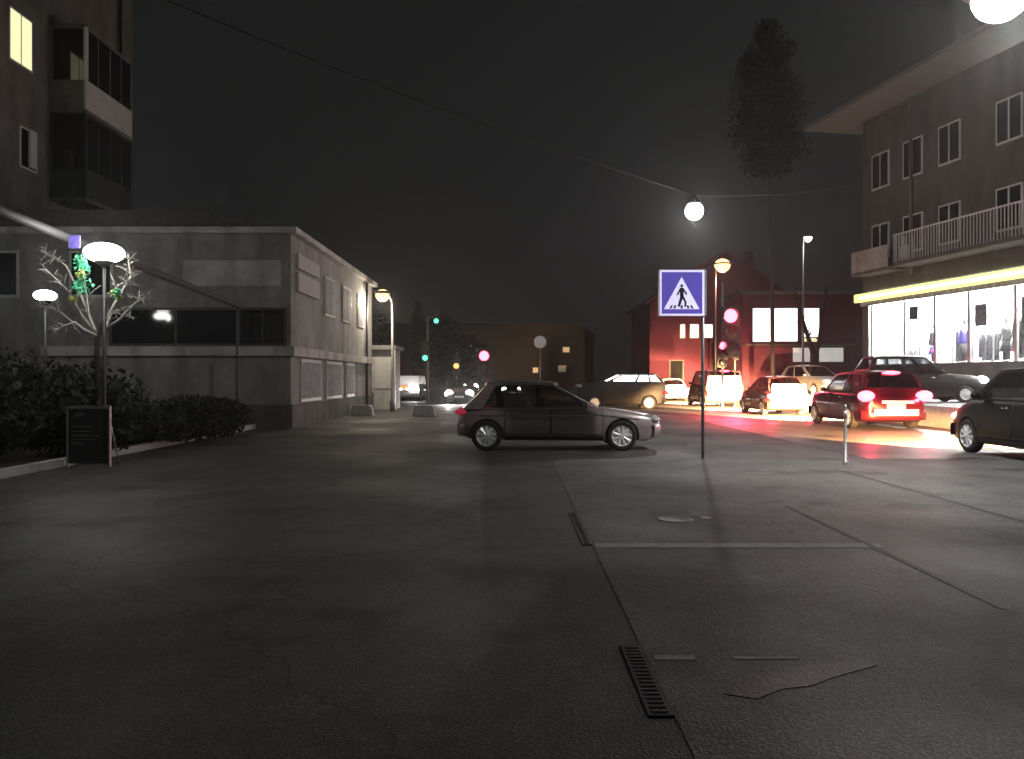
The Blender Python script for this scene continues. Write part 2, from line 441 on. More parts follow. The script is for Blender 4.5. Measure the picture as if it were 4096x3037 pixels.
    def end(u, v, tt, o=0):
        p = S(u, tt, 1); q = S(u, tt, -1); m_ = p.lerp(q, (1 - v) / 2)
        b = (1 - v * v)
        m_.x += (.1 if u > .5 else -.05) * b + (o if u > .5 else -o); m_.z += .04 * b * tt
        return m_
    T = [k / 6 for k in range(7)]; V = [-1 + k / 5 for k in range(11)]
    rb = MB()
    rb.grid([[S(u, 1, 1).lerp(S(u, 1, -1), (1 - v) / 2) + Vector(((.1 * u - .05 * (1 - u)) * (1 - v * v) * (abs(2 * u - 1)), 0, .045 * (1 - v * v) + .012)) for v in V] for u in [k / 8 for k in range(9)]])
    bu = .5 if style != 'van' else .42
    cw = {'hatch': .14, 'suv': .07, 'van': .05, 'sedan': .1}[style]
    for s in (1, -1):
        strips = [(.945, 1.0, 0, 1), (bu - .022, bu + .022, 0, 1), (0, cw, 0, 1), (0, 1, .9, 1.0), (0, 1, 0, .05)]
        if style in ('suv', 'van'): strips.append((.23, .265, 0, 1))
        for u0, u1, t0, t1 in strips:
            rb.grid([[S(lerp(u0, u1, k / 8), lerp(t0, t1, j / 5), s, .008) for j in range(6)] for k in range(9)])
    for u in (0, 1):
        for v0, v1, t0, t1 in ((-1, -.9, 0, 1), (.9, 1, 0, 1), (-1, 1, .92, 1), (-1, 1, 0, .06 if u else .3)):
            rb.grid([[end(u, lerp(v0, v1, k / 8), lerp(t0, t1, j / 5), .008) for j in range(6)] for k in range(9)])
    rb.build('roof', pm, t)
    gm = glowglass or M['carglass']
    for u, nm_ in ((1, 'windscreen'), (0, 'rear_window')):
        g = MB(); g.grid([[end(u, v, tt) for v in V] for tt in T]); g.build(nm_, gm if nm_ == 'rear_window' or glowglass else M['carglass'], t)
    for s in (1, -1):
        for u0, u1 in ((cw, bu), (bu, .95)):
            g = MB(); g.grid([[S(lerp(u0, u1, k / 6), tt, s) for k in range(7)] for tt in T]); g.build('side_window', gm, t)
    # doors with handles
    if detail:
        d0, d1 = ax[0] + wr * 1.2, ax[1] - wr * 1.25; dm = lerp(d0, d1, .47)
        for s in (1, -1):
            for a, b in ((d0, dm - .012), (dm + .012, d1)):
                g = MB(); g.grid([[Vector((side(lerp(a, b, k / 8), f).x, s * (side(lerp(a, b, k / 8), f).y + .007), side(lerp(a, b, k / 8), f).z)) for k in range(9)] for f in (.2, .3, .42, .52, .62, .7, .74, .77, .8, .87, .93)])
                d = g.build('door', pm, t)
                g = MB()
                for xe in (a, b): g.tube([Vector((side(xe, f).x, s * (side(xe, f).y + .008), side(xe, f).z)) for f in (.2, .3, .42, .52, .62, .7, .74, .77, .8, .87, .93)], .007, n=4)
                g.tube([Vector((side(lerp(a, b, k / 8), .2).x, s * (side(lerp(a, b, k / 8), .2).y + .008), side(lerp(a, b, k / 8), .2).z)) for k in range(9)], .006, n=4)
                g.build('seal', M['rubber'], d)
                p = side(a + .12, .84)
                g = MB(); g.tube([(p.x, s * (p.y + .012), p.z), (p.x + .05, s * (p.y + .04), p.z), (p.x + .15, s * (p.y + .04), p.z), (p.x + .19, s * (p.y + .012), p.z)], .012, n=6)
                g.build('handle', M['chrome'], d)
            g = MB(); g.grid([[Vector((x, s * (side(x, f).y + .012), side(x, f).z)) for x in [lerp(d0 - .02, d1 + .02, k / 10) for k in range(11)]] for f in (.0, .06, .14)])
            g.build('sill', M['black'], t)
            if trim:
                g = MB(); g.tube([Vector((x, s * (side(x, .785).y + .008), side(x, .785).z)) for x in [lerp(-h + .35, h - .45, k / 24) for k in range(25)]], .011, n=6); g.build('glint_trim', M['chrome'], t)  # chrome strip added to catch glints along the shoulder crease
            p = S(.93, .08, 1); g = MB(); g.ellipsoid((p.x, s * (p.y + .12), p.z + .04), (.07, .1, .07), 12, 8); g.tube([(p.x, s * p.y, p.z - .01), (p.x, s * (p.y + .08), p.z + .02)], .02, n=6)
            g.build('wing_mirror', pm, t)
    # lamps and trim
    zh = interp(top, h - .12) - .06
    for s in (1, -1):
        g = MB(); g.ellipsoid((h - .13, s * (W / 2 - .3), zh), headsz, 14, 8); g.build('headlight', head or M['headoff'], t)
        g = MB(); zt = belt - .1 if tail_z is None else tail_z
        g.ellipsoid((-h + .05, s * (W / 2 - .18), zt), (tailsz[0] + .05, tailsz[1], tailsz[2]), 14, 8); g.build('tail_light', tail or M['redlens_off'], t)
    g = MB(); g.grid([[Vector((h + .015 - .25 * (y / (W / 2)) ** 4, y, z)) for y in [lerp(-W / 2 * .62, W / 2 * .62, k / 8) for k in range(9)]] for z in (.34, .44)]); g.build('grille', M['black'], t)
    for xx, sg, nm_ in ((h, 1, 'front_bumper'), (-h, -1, 'rear_bumper')):
        rows = []
        for z, o in ((.3, .0), (.34, .03), (.5, .035), (.56, .0)):
            row = []
            for k in range(17):
                y = lerp(-W / 2 * .93, W / 2 * .93, k / 16); row.append((xx + sg * (o - .3 * abs(y / (W / 2)) ** 7), y, z))
            rows.append(row)
        g = MB(); g.grid(rows); g.build(nm_, pm, t)
    if plate:
        g = MB(); g.box(-h - .055, -h - .042, -.26, .26, .4, .52) if style != 'suv' else g.box(-h - .03, -h - .012, -.26, .26, .62, .74); g.build('number_plate', M['plate'], t)
        g = MB(); g.box(h + .05, h + .06, -.26, .26, .36, .47); g.build('number_plate', M['plate'], t)
    if brake:
        e = end(0, 0, .95); g = MB(); g.ellipsoid((e.x - .05, 0, e.z), (.04, .27, .05), 12, 8); g.build('brake_light', brake, t)
    if seats:
        for sx in (xf - 1.15, xf - 2.0):
            for s in (-.36, .36):
                g = MB(); g.box(sx, sx + .5, s - .24, s + .24, .45, .62); g.box(sx - .1, sx + .05, s - .23, s + .23, .6, 1.1)
                g.ellipsoid((sx - .08, s, 1.2), (.06, .13, .1), 10, 8); g.build('seat', M['seatcloth'], t, bevel=.02)
    if beams:
        power, color, spread, pitch, blend = beams
        for s in (1, -1):
            lamp_light('SPOT', 'headlight_beam', (h + .1, s * (W / 2 - .3), zh), power, color, .06, t, (R(90 - pitch), 0, R(-90)), spread, blend)
    return t

WARM = (1, .56, .23)
# dark hatchback crossing the junction
car('grey hatchback side-on with bright alloy wheels, crossing the junction', 'car', (.98, 17.35, 0), 0, L=4.2, W=1.76, Hc=1.47, style='hatch',
    pm=paint('grey_metallic_paint', (.27, .215, .22), .2, .32), tail=M['redlens_dim'], tailsz=(.08, .12, .06), wb=2.78, trim=True, wr=.315, belt=.86, seats=True, tail_z=.8)
# the queue, each lit by the headlights of the one behind
car('black car cut off by the right edge, only its bonnet and front wheel in view', 'car', (10.05, 14.75, 0), R(90), L=4.6, W=1.8, Hc=1.74, style='van',
    pm=mat('black_paint', (.004, .004, .004), .45, 0, var=.1, spec=.15), head=M['headwarm'], beams=(20000, (1, .46, .15), 92, 44, .12), belt=1.06, wr=.34, group='cars queuing at the red light')
dred = car('dark red tall car with lit tail lights, ahead of the black car', 'car', (11.0, 25.25, 0), R(89), L=4.6, W=2.0, Hc=1.74, style='suv',
    pm=paint('dark_red_paint', (.05, .004, .011), .2, .3), head=M['headwarm'], tail=M['redlens'], brake=M['redlens'], tailsz=(.06, .25, .16), beams=(95000, WARM, 64, 22, .3), belt=1.04, wr=.34, tail_z=.98,
    group='cars queuing at the red light')
mb = MB(); mb.box(-2.355, -2.31, -.62, .62, .43, .6); mb.box(-2.345, -2.31, -.5, .4, .77, .86); mb.build('bumper_glare', M['plate'], dred)  # pale plates added where headlight glare whitens the bumper
whitec = car('dark maroon car, pale rear panel added for headlight glare from the red car', 'car', (10.85, 33.6, 0), R(90), L=4.2, W=1.72, Hc=1.6, style='hatch',
    pm=paint('brown_paint', (.09, .03, .028), .1, .35), head=M['headwarm'], tail=M['redlens'], beams=(95000, WARM, 64, 22, .3), belt=1.0, group='cars queuing at the red light')
whiteb = car('dark round-roofed van with white rear panel added for glare, third ahead of the black car', 'van', (10.85, 43.3, 0), R(90), L=4.6, W=2.05, Hc=1.95, style='van', name='van',
    pm=paint('brown_van_paint', (.1, .04, .035), .1, .4), head=M['headwarm'], tail=M['amber'], brake=M['redlens'], tailsz=(.05, .1, .2), beams=(95000, WARM, 64, 22, .3), belt=1.1, tail_z=1.0,
    group='cars queuing at the red light')
car('pale car with one red tail light, farthest one in the queue', 'car', (10.35, 53, 0), R(94), L=4.3, W=1.76, Hc=1.5, style='sedan',
    pm=paint('pale_paint', (.75, .72, .7), .1, .35), head=M['headwarm'], tail=M['redlens'], group='cars queuing at the red light', detail=1)
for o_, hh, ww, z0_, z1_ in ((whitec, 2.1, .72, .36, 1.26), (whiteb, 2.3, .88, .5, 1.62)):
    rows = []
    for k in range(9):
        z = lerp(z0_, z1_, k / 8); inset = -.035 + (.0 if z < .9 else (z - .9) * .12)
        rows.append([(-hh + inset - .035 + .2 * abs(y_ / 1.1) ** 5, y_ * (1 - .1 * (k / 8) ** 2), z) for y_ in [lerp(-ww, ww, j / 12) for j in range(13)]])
    mb = MB(); mb.grid(rows); mb.build('glare_panel', M['plate'], o_)  # pale panel added on the dark body so the rear glares white
for o_, hh, z_, pw_ in ((dred, 2.25, .98, 70), (whitec, 2.1, .78, 60), (whiteb, 2.3, 1.0, 60)):
    for s in (.78, -.78): lamp_light('POINT', 'tail_glow', (-hh - .28, s, z_), pw_, (1, .05, .12), .06, o_)
# silver car behind the hatchback; its glass emits in place of bright reflections
car('dark car, windows glowing white for reflections, side-on behind the bonnet of the hatchback', 'car', (5.25, 39.2, 0), R(180), L=4.25, W=1.76, Hc=1.74, style='suv',
    pm=mat('graphite_paint', (.012, .012, .013), .5, 0, var=.1, spec=.2), glowglass=M['litwhite'], belt=1.3, wr=.33)
# oncoming traffic
car('dark oncoming car with two small round headlights, left of the hatchback', 'car', (-3.05, 48.5, 0), R(-90), L=4.3, W=1.78, Hc=1.45, style='sedan',
    pm=paint('slate_paint', (.03, .03, .035), .3, .3), head=M['headlens'], headsz=(.12, .24, .23), detail=1, beams=(500, (1, .95, .9), 80, 12, .6))
car('oncoming car seen through the windows of the hatchback', 'car', (.0, 62.3, 0), R(-90), L=4.3, W=1.76, Hc=1.45, style='hatch',
    pm=paint('navy_paint', (.02, .022, .03), .3, .3), head=M['headlens'], headsz=(.12, .2, .17), detail=1)
car('farthest oncoming car, its two headlights just above the nearer oncoming car', 'car', (-4.3, 84, 0), R(-90), L=4.3, W=1.76, Hc=1.5, style='hatch',
    pm=paint('charcoal_paint', (.02, .02, .022), .3, .3), head=M['headlens'], headsz=(.12, .26, .24), detail=0)
t = car('white van with an orange stripe and a glaring lamp, far left lane', 'van', (-6.85, 54.5, 0), R(-90), L=4.4, W=1.75, Hc=1.72, style='van', name='van',
    pm=paint('bus_white', (.7, .69, .68), 0, .4), head=M['headlens'], headsz=(.12, .2, .2), detail=1, glowglass=M['litdim'], belt=1.05)  # windows emit to brighten a van that no lamp reaches
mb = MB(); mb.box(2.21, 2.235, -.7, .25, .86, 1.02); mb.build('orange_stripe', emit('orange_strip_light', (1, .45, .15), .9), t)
mb = MB(); mb.ellipsoid((2.2, .42, .86), (.08, .36, .26), 14, 10); mb.build('lamp', M['headlens'], t)
# parked on the terrace
car('black car parked in front of the bright shop, pale lamp at its nose', 'car', (15.3, 30.4, .6), R(-4), L=4.4, W=1.8, Hc=1.76, style='suv',
    pm=mat('ink_paint', (.006, .006, .006), .4, 0, var=.1, spec=.2), head=M['headlens'], headsz=(.2, .3, .14), belt=1.02)
car('grey car parked under the forked tree', 'car', (15.6, 41.5, .6), R(-80), L=4.4, W=1.8, Hc=1.6, style='hatch',
    pm=paint('pewter_paint', (.2, .2, .205), .4, .35), belt=.95)

# ------------------------------------------------------------------ street lamps
def lamp_head(mb_lens, c, r):
    mb_lens.ellipsoid(c, r, 20, 12)

def park_lamp(label, x, y, z, power, size, plate=False):
    t = thing('street_lamp', label, 'street lamp', (x, y, .1), 0, 'low park lamps on the left verge')
    mb = MB(); mb.lathe([(.06, 0), (.06, .35), (.034, .42), (.028, z - .35)], n=12); mb.build('pole', M['dpole'], t)
    mb = MB(); mb.ellipsoid((0, 0, z - .1), (size, size, size * .52), 24, 14); mb.build('lamp_globe', M['lampwhite'], t)
    mb = MB(); mb.lathe([(.05, z - .35), (.16, z - .25 ), (.17, z - .22), (.05, z - .2)], n=16); mb.build('collar', M['dpole'], t)
    if plate:
        mb = MB(); mb.box(-.62, -.42, -.01, .01, z - .02, z + .2); p = mb.build('flare_plate', M['bluepl'], t)  # small plate added for the blue tint in the lamp flare
        mb = MB(); mb.tube([(0, .02, z - .38), (-.5, .02, z - .02)], .012, n=6); mb.build('bracket', M['dpole'], p)
    lamp_light('POINT', 'lamp_glow', (0, -.05, z + size * .52 + .02), power * .45, (1, .99, .95), .2, t)
    lamp_light('POINT', 'lamp_glow', (.0, -size - .1, z - .12), power * .55, (1, .99, .95), .12, t)
    return t
park_lamp('park lamp with a broad white globe on a thin dark pole beside the notice board', -7.1, 14.0, 3.68, 70, .33, True)
park_lamp('smaller, farther park lamp with a round white globe at the left edge', -11.9, 20.5, 3.6, 45, .27)

def street_lamp(label, x, y, z, head, power, color, lens, size=.2, arm=(0, 0), tilt=None, polem='pole', group='tall street lamps', base=0):
    t = thing('street_lamp', label, 'street lamp', (x, y, base), 0, group)
    ax_, ay_ = arm; zz = z - base
    mb = MB(); mb.lathe([(.12, 0), (.12, .5), (.075, .6), (.05, zz - .1)], n=12); mb.build('pole', M[polem], t)
    mb = MB(); mb.tube([(0, 0, zz - .4), (ax_ * .25, ay_ * .25, zz - .05), (ax_ * .6, ay_ * .6, zz + .12), (ax_, ay_, zz + .15)], .035, n=8); mb.build('arm', M[polem], t)
    mb = MB(); mb.ellipsoid((ax_, ay_, zz + .12), (size * 1.5, size * 1.5, .09), 16, 8); mb.build('lamp_housing', M['dpole'], t)
    mb = MB(); mb.ellipsoid((ax_, ay_, zz), (size * 1.15, size * 1.15, size), 18, 12); mb.build('lamp_lens', lens, t)
    if power: lamp_light('POINT', 'lamp_glow', (ax_, ay_, zz - size - .06), power, color, .12, t)
    return t
tl = street_lamp('street lamp glaring in the upper right corner above the pavement', 8.7, 9.4, 7.22, 0, 850, (1, .99, .96), M['lampwhite'], .34, (-1.35, 2.7))
d_ = Vector((2.0, 2.4, -6.9)); lamp_light('SPOT', 'lamp_glow', (-1.35, 2.7, 6.78), 2700, (1, .99, .96), .12, tl, d_.to_track_quat('-Z', 'Y').to_euler(), 128, .7)
street_lamp('street lamp with a small white and orange head beside the grey two-storey building', -5.35, 36, 5.2, 0, 520, (1, .85, .66), emit('warm_white_lamp', (1, .6, .26), 2.6), .27, (-.45, 0))
street_lamp('amber street lamp on a pole behind the crossing sign, in front of the gabled house', 15.2, 60, 9.9, 0, 320, (1, .5, .4), M['lampwarm'], .5, (.5, 0))
street_lamp('slim street lamp with a tiny white head in front of the big bright windows', 18.1, 50, 10.2, 0, 60, (1, .97, .9), M['lampsmall'], .22, (.3, 0), base=0)
for (px, py, Y, s) in ((473, 346, 110, .28), (508, 363, 140, .36), (534.5, 336, 120, .3), (510, 377, 160, .4)):
    lab = {473: 'tiny far lamp right of the amber signal', 508: 'tiny far lamp at the end of the street, above a still fainter one', 534.5: 'tiny far lamp beside the round road sign', 510: 'faintest far lamp, low over the end of the street'}[px]
    x = (px - 512) / 804 * Y; z = H + (378 - py) / 804 * Y
    street_lamp(lab, x, Y, z, 0, 0, None, M['lampsmall'], s, (0, 0), polem='dpole', group='far street lamps')

# wire-hung lamp
t = thing('hanging_lamp', 'round white lamp hanging from a wire high over the street', 'street lamp', (6.8, 30, 7.72))
mb = MB(); mb.ellipsoid((0, 0, 0), (.34, .34, .32), 20, 12); mb.build('lamp_globe', M['lampwhite'], t)
mb = MB(); mb.lathe([(.25, .27), (.3, .3), (.12, .42), (.05, .6)], n=16); mb.build('cap', M['dpole'], t)
lamp_light('POINT', 'lamp_glow', (0, 0, -.45), 900, (1, .99, .96), .15, t)
a, b = Vector((6.8, 30, 8.32)), Vector((-15.4, 29, 16.4)); c = Vector((17.6, 39.6, 11.2))
def sag(p, q, d, n=14): return [p.lerp(q, k / n) - Vector((0, 0, d * 4 * (k / n) * (1 - k / n))) for k in range(n + 1)]
mb = MB(); mb.tube(sag(b, a, .35) + sag(a, c, .25)[1:], .022, n=5); tag(mb.build('span_wire', M['wire']), 'thin wire carrying the hanging lamp across the street', 'wire')

# ------------------------------------------------------------------ signals
def signal(label, x, y, heads, pole_top, group='traffic lights', arm=None):
    t = thing('traffic_light', label, 'traffic light', (x, y, 0), 0, group)
    mb = MB(); mb.tube([(0, 0, 0), (0, 0, pole_top)], .055, n=10); mb.build('pole', M['pole'], t)
    for (dx, z, which, r, lens, wide) in heads:
        mb = MB(); mb.box(dx - r * wide, dx + r * wide, -.14 - .0, .1, z - r * 3.7 + (r * 2.4 if which == 0 else (0 if which == 1 else -r * 0)), z + r * 1.3)if False else None
        g = MB(); zt = z + r * 1.35 + r * 2.4 * which; zb_ = zt - r * 7.4
        g.box(dx - r * wide, dx + r * wide, -.2, -.02, zb_, zt); hd = g.build('signal_head', M['black'], t, bevel=.02)
        for k in range(3):
            zz = zt - r * 1.35 - r * 2.4 * k
            g = MB(); g.lathe([(r, -.2), (r * .95, -.23), (r * .5, -.25), (.01, -.255)], (dx, 0, zz), axis='y', n=18)
            g.build('lens', lens if k == which else M['offlens'], hd)
            g = MB(); g.grid([[(dx + r * 1.08 * math.cos(a_), yy, zz + r * 1.08 * math.sin(a_)) for a_ in [R(-10 + 200 * q / 10) for q in range(11)]] for yy in (-.2, -.4)]); g.build('visor', M['black'], hd)
        if abs(dx) > .02:
            g = MB(); g.tube([(0, 0, z + .2), (dx, -.05, z + .2)], .035, n=6); g.build('arm', M['pole'], t)
    return t
signal('traffic light pole with two green lights, the upper one on an arm', -4.72, 45, [(.5, 4.68, 2, .13, M['greenlens'], 1.4), (-.12, 2.62, 2, .15, M['greenlens'], 1.4)], 5.0)
signal('signal showing a single amber light, far down the street', -3.45, 50, [(0, 2.25, 1, .17, M['amber'], 1.4)], 3.1)
signal('traffic light with a red glow, far down the middle of the street', -1.85, 50, [(.12, 2.87, 0, .3, M['redlens'], 1.5)], 3.3)
t = signal('traffic light pole with two glaring red lights beside the crossing sign', 9.95, 38, [(.33, 4.42, 0, .32, M['redlens'], 1.4), (-.05, 3.02, 0, .17, M['redlens'], 1.4)], 6.0)
lamp_light('SPOT', 'signal_glow', (.33, -.5, 4.42), 3200, (1, .055, .1), .15, t, (R(40), 0, R(184)), 84)
pass
t = signal('smaller red signal just right of the tall red one', 11.5, 41.5, [(0, 3.02, 0, .1, M['redlens'], 1.4)], 3.3)
lamp_light('SPOT', 'signal_glow', (0, -.45, 3.0), 500, (1, .05, .16), .1, t, (R(60), 0, R(180)), 120)

# ------------------------------------------------------------------ crossing sign
SX, SY = 3.56, 15.0
t = thing('road_sign', 'square blue pedestrian crossing sign with a white triangle on a thin pole', 'road sign', (SX, SY, .0))
mb = MB(); mb.tube([(0, 0, 0), (0, 0, 3.53)], .03, n=10); mb.build('pole', M['pole'], t)
s = .88; x1 = .035; x0 = x1 - s; z1 = 3.5; z0 = z1 - .86
mb = MB(); mb.box(x0, x1, -.17, -.035, z0, z1); pn = mb.build('sign_box', M['alu'], t, bevel=.012)
def flat(pts, y=-.172, d=.004):
    g = MB(); g.prism(pts, y, y - d, 'xz'); return g
def P2(u, v): return (lerp(x0, x1 - .04, u), lerp(z0, z1, v))
flat([P2(.01, .01), P2(.99, .01), P2(.99, .99), P2(.01, .99)]).build('white_border', M['whitesign'], pn)
flat([P2(.055, .055), P2(.945, .055), P2(.945, .945), P2(.055, .945)], -.177).build('blue_panel', M['bluesign'], pn)
flat([P2(.1, .15), P2(.88, .15), P2(.49, .84)], -.182).build('white_triangle', M['whitesign'], pn)
g = MB(); y = -.187
def q(pts): g.prism([P2(*p) for p in pts], y, y - .003, 'xz')
# walking figure and stripes
g.lathe([(.027, y - .003), (.027, y)], (P2(.49, .65)[0], 0, P2(.49, .65)[1]), axis='y', n=14)
q([(.45, .61), (.53, .61), (.535, .42), (.45, .42)])
q([(.46, .43), (.53, .43), (.45, .2), (.40, .21)])
q([(.47, .43), (.535, .43), (.6, .3), (.585, .2), (.545, .2), (.555, .3)])
q([(.45, .6), (.46, .55), (.405, .44), (.375, .46)])
q([(.53, .6), (.53, .54), (.59, .45), (.615, .48)])
for xx in (.24, .33, .49, .64, .73):
    q([(xx - .025, .165), (xx + .025, .165), (lerp(xx, .49, .16) + .02, .235), (lerp(xx, .49, .16) - .02, .235)])
g.build('pictogram', M['inksign'], pn)
for zz in (z0 + .15, z1 - .15):
    mb = MB(); mb.box(-.05, .05, -.04, .04, zz - .02, zz + .02); mb.build('clamp', M['pole'], t)

t = thing('bollard', 'thin grey post standing at the kerb between the sign pole and the cars', 'post', (5.76, 13.9, .03))
mb = MB(); mb.lathe([(.05, 0), (.05, .02), (.028, .03), (.028, .98), (.02, 1.01)], n=12); mb.build('post', M['pole'], t)
mb = MB(); mb.lathe([(.031, .78), (.031, .9)], n=12); mb.build('reflector_band', M['alu'], t)
t = thing('round_sign', 'grey round road sign on a thin pole above the hatchback, seen from behind', 'road sign', (1.64, 47, 0))
mb = MB(); mb.tube([(0, 0, 0), (0, 0, 3.95)], .035, n=8); mb.build('pole', M['pole'], t)
mb = MB(); mb.lathe([(.36, -.05), (.36, -.03), (.34, -.03)], (0, 0, 3.6), axis='y', n=28); mb.build('disc', M['alu'], t)

# small covers and a dark repair in the near pavement
for nm_, lab, x_, y_, r_ in (('access_cover', 'small round access cover in the pavement beyond the pale strip', 1.72, 8.5, .19),):
    mb = MB(); mb.lathe([(r_, -.05), (r_, .009), (r_ - .03, .011), (r_ - .035, .008), (.02, .008)], (x_, y_, 0), n=28); o = mb.build(nm_, M['cover']); tag(o, lab, 'cover')
mb = MB(); mb.box(2.02, 2.12, 8.5, 8.66, -.05, .01); tag(mb.build('valve_cover', M['cover']), 'tiny square valve cover just right of the round cover', 'cover')
mb = MB(); mb.prism([(1.0, 3.8), (1.14, 3.74), (1.3, 3.86), (1.45, 3.9), (1.62, 4.02), (1.9, 4.18), (1.86, 4.25), (1.58, 4.22), (1.42, 4.1), (1.24, 4.06), (1.1, 3.93)], -.02, .0085, 'xy'); struct('pavement_patch', mb, M['patch'])

# notice board
t = thing('notice_board', 'dull grey notice board with lines of print standing at the foot of the lamp', 'notice board', (-7.13, 13.55, 0))
mb = MB(); mb.box(-.34, .34, -.02, .02, .06, 1.0); bd = mb.build('panel', M['board'], t, bevel=.006)
mb = MB(); mb.box(-.365, -.34, -.03, .03, 0, 1.03); mb.box(.34, .365, -.03, .03, 0, 1.03); mb.box(-.34, .34, -.03, .03, .98, 1.03); mb.build('frame', M['alu'], t)
mb = MB()
for (x0_, x1_, z_) in ((-.26, .1, .68), (-.26, .04, .605), (-.26, .2, .53), (-.26, .08, .47), (-.26, -.06, .4)):
    xx = x0_
    while xx < x1_:
        ww = random.uniform(.05, .1); mb.box(xx, min(xx + ww, x1_), -.026, -.0215, z_ - .011, z_ + .011); xx += ww + .014
mb.prism([(-.26, .85), (-.12, .85), (-.05, .92), (-.19, .9)], -.026, -.0215, 'xz')
mb.build('print', M['boardink'], bd)
mb = MB(); mb.tube([(-.3, .04, .9), (-.3, .45, 0)], .015, n=6); mb.tube([(.3, .04, .9), (.3, .45, 0)], .015, n=6); mb.build('back_legs', M['alu'], t)

for x, y, lab in ((-5.95, 32.0, 'pale concrete block at the kerb below the grey building'), (-3.45, 31.6, 'greyer concrete block on the road, left of the hatchback')):
    mb = MB(); mb.prism([(-.45, 0), (.45, 0), (.38, .36), (.3, .42), (-.3, .42), (-.38, .36)], -.25, .25, 'xz')
    o = mb.build('concrete_block', M['concrete'], bevel=.025); o.location = (x, y, 0); tag(o, lab, 'block', 'concrete blocks')

# ------------------------------------------------------------------ vegetation
def bush(label, x, y, r, n, size=.16, clumps=16, m='leaf'):
    t = thing('bush', label, 'bush', (x, y, .1), 0, 'bushes on the left verge')
    mb = MB(); mb.leaves((0, 0, r[2] * .9), r, n, size, clumps, .62); mb.build('foliage', M[m], t)
    mb = MB()
    for k in range(6):
        a_ = k * 1.05; mb.tube([(0, 0, 0), (math.cos(a_) * r[0] * .3, math.sin(a_) * r[1] * .3, r[2] * .7), (math.cos(a_) * r[0] * .6, math.sin(a_) * r[1] * .6, r[2] * 1.4)], [.03, .02, .008], n=5)
    mb.build('stems', M['bark'], t)
bush('tall dark bush at the left edge of the picture', -10.2, 13.4, (2.2, 1.0, 1.0), 6500)
bush('tall dark bush behind the notice board', -7.95, 14.7, (1.2, .75, .88), 4200)
bush('low black shrub spreading right of the notice board', -7.6, 18.6, (1.25, 2.4, .5), 5200)
bush('dark bush behind the tall ones under the small lamp', -11.6, 18.2, (2.4, 1.2, 1.05), 5200)
# bare pale tree by the lamp
t = thing('bare_tree', 'bare tree with pale lit twigs and green tufts around the park lamp', 'tree', (-7.4, 14.35, .1))
def PW(px, py, Y): return Vector(((px - 512) / 804 * Y + 7.4, Y - 14.35, H + (378 - py) / 804 * Y - .1))
mb = MB(); lbs = []
hub = Vector((.0, .0, 2.15))
mb.tube([(0, 0, 0), (.03, 0, 1.0), (-.02, .02, 1.7), hub], [.075, .06, .05, .042], n=8)
limbs = [((89, 317, 14.3), (82.5, 259, 14.1)), ((70, 293, 14.2), (39, 262, 13.9)), ((66, 266, 14.5), (44, 252, 14.6)), ((108, 294, 14.0), (139, 274, 13.7)),
         ((131, 276, 14.6), (127.5, 256, 14.7)), ((137, 302, 14.1), (151, 296, 13.9)), ((60, 312, 14.4), (40, 305, 14.2)), ((112, 312, 14.6), (133, 318, 14.7)), ((75, 322, 14.0), (55, 330, 13.8))]
for (p, q_) in limbs:
    P_, Q_ = PW(*p), PW(*q_); br = MB(); tw = br
    mid = hub.lerp(P_, .55) + Vector((random.uniform(-.05, .05), random.uniform(-.05, .05), -.04))
    br.tube([hub, mid, P_, P_.lerp(Q_, .5) + Vector((random.uniform(-.02, .02), 0, random.uniform(-.02, .02))), Q_], [.032, .024, .018, .013, .005], n=6)
    d = (Q_ - P_)
    for k in range(15):
        f = random.uniform(.02, 1); b0 = P_.lerp(Q_, f)
        dirv = (d.normalized() * .5 + Vector((random.uniform(-1, 1), random.uniform(-.8, .8), random.uniform(-.7, .9)))).normalized()
        ln = random.uniform(.1, .34) * (1.15 - f * .5)
        e = b0 + dirv * ln
        tw.tube([b0, b0.lerp(e, .5) + Vector((0, 0, .015)), e], [.008, .006, .003], n=4)
        for _ in range(2):
            m_ = b0.lerp(e, random.uniform(.3, .9)); tw.tube([m_, m_ + Vector((random.uniform(-.1, .1), random.uniform(-.1, .1), random.uniform(-.08, .1)))], [.004, .002], n=4)
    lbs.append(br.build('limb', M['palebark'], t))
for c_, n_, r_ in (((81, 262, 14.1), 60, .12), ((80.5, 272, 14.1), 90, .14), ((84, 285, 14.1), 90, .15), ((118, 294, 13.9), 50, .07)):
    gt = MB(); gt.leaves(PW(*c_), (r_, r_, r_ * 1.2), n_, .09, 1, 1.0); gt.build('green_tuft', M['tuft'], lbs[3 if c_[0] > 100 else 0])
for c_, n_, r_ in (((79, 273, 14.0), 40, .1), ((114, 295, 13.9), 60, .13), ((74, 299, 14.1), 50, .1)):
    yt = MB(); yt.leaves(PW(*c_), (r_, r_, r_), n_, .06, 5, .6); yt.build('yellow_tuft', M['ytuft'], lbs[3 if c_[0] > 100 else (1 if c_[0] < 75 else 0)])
mb.build('trunk', M['bark'], t)

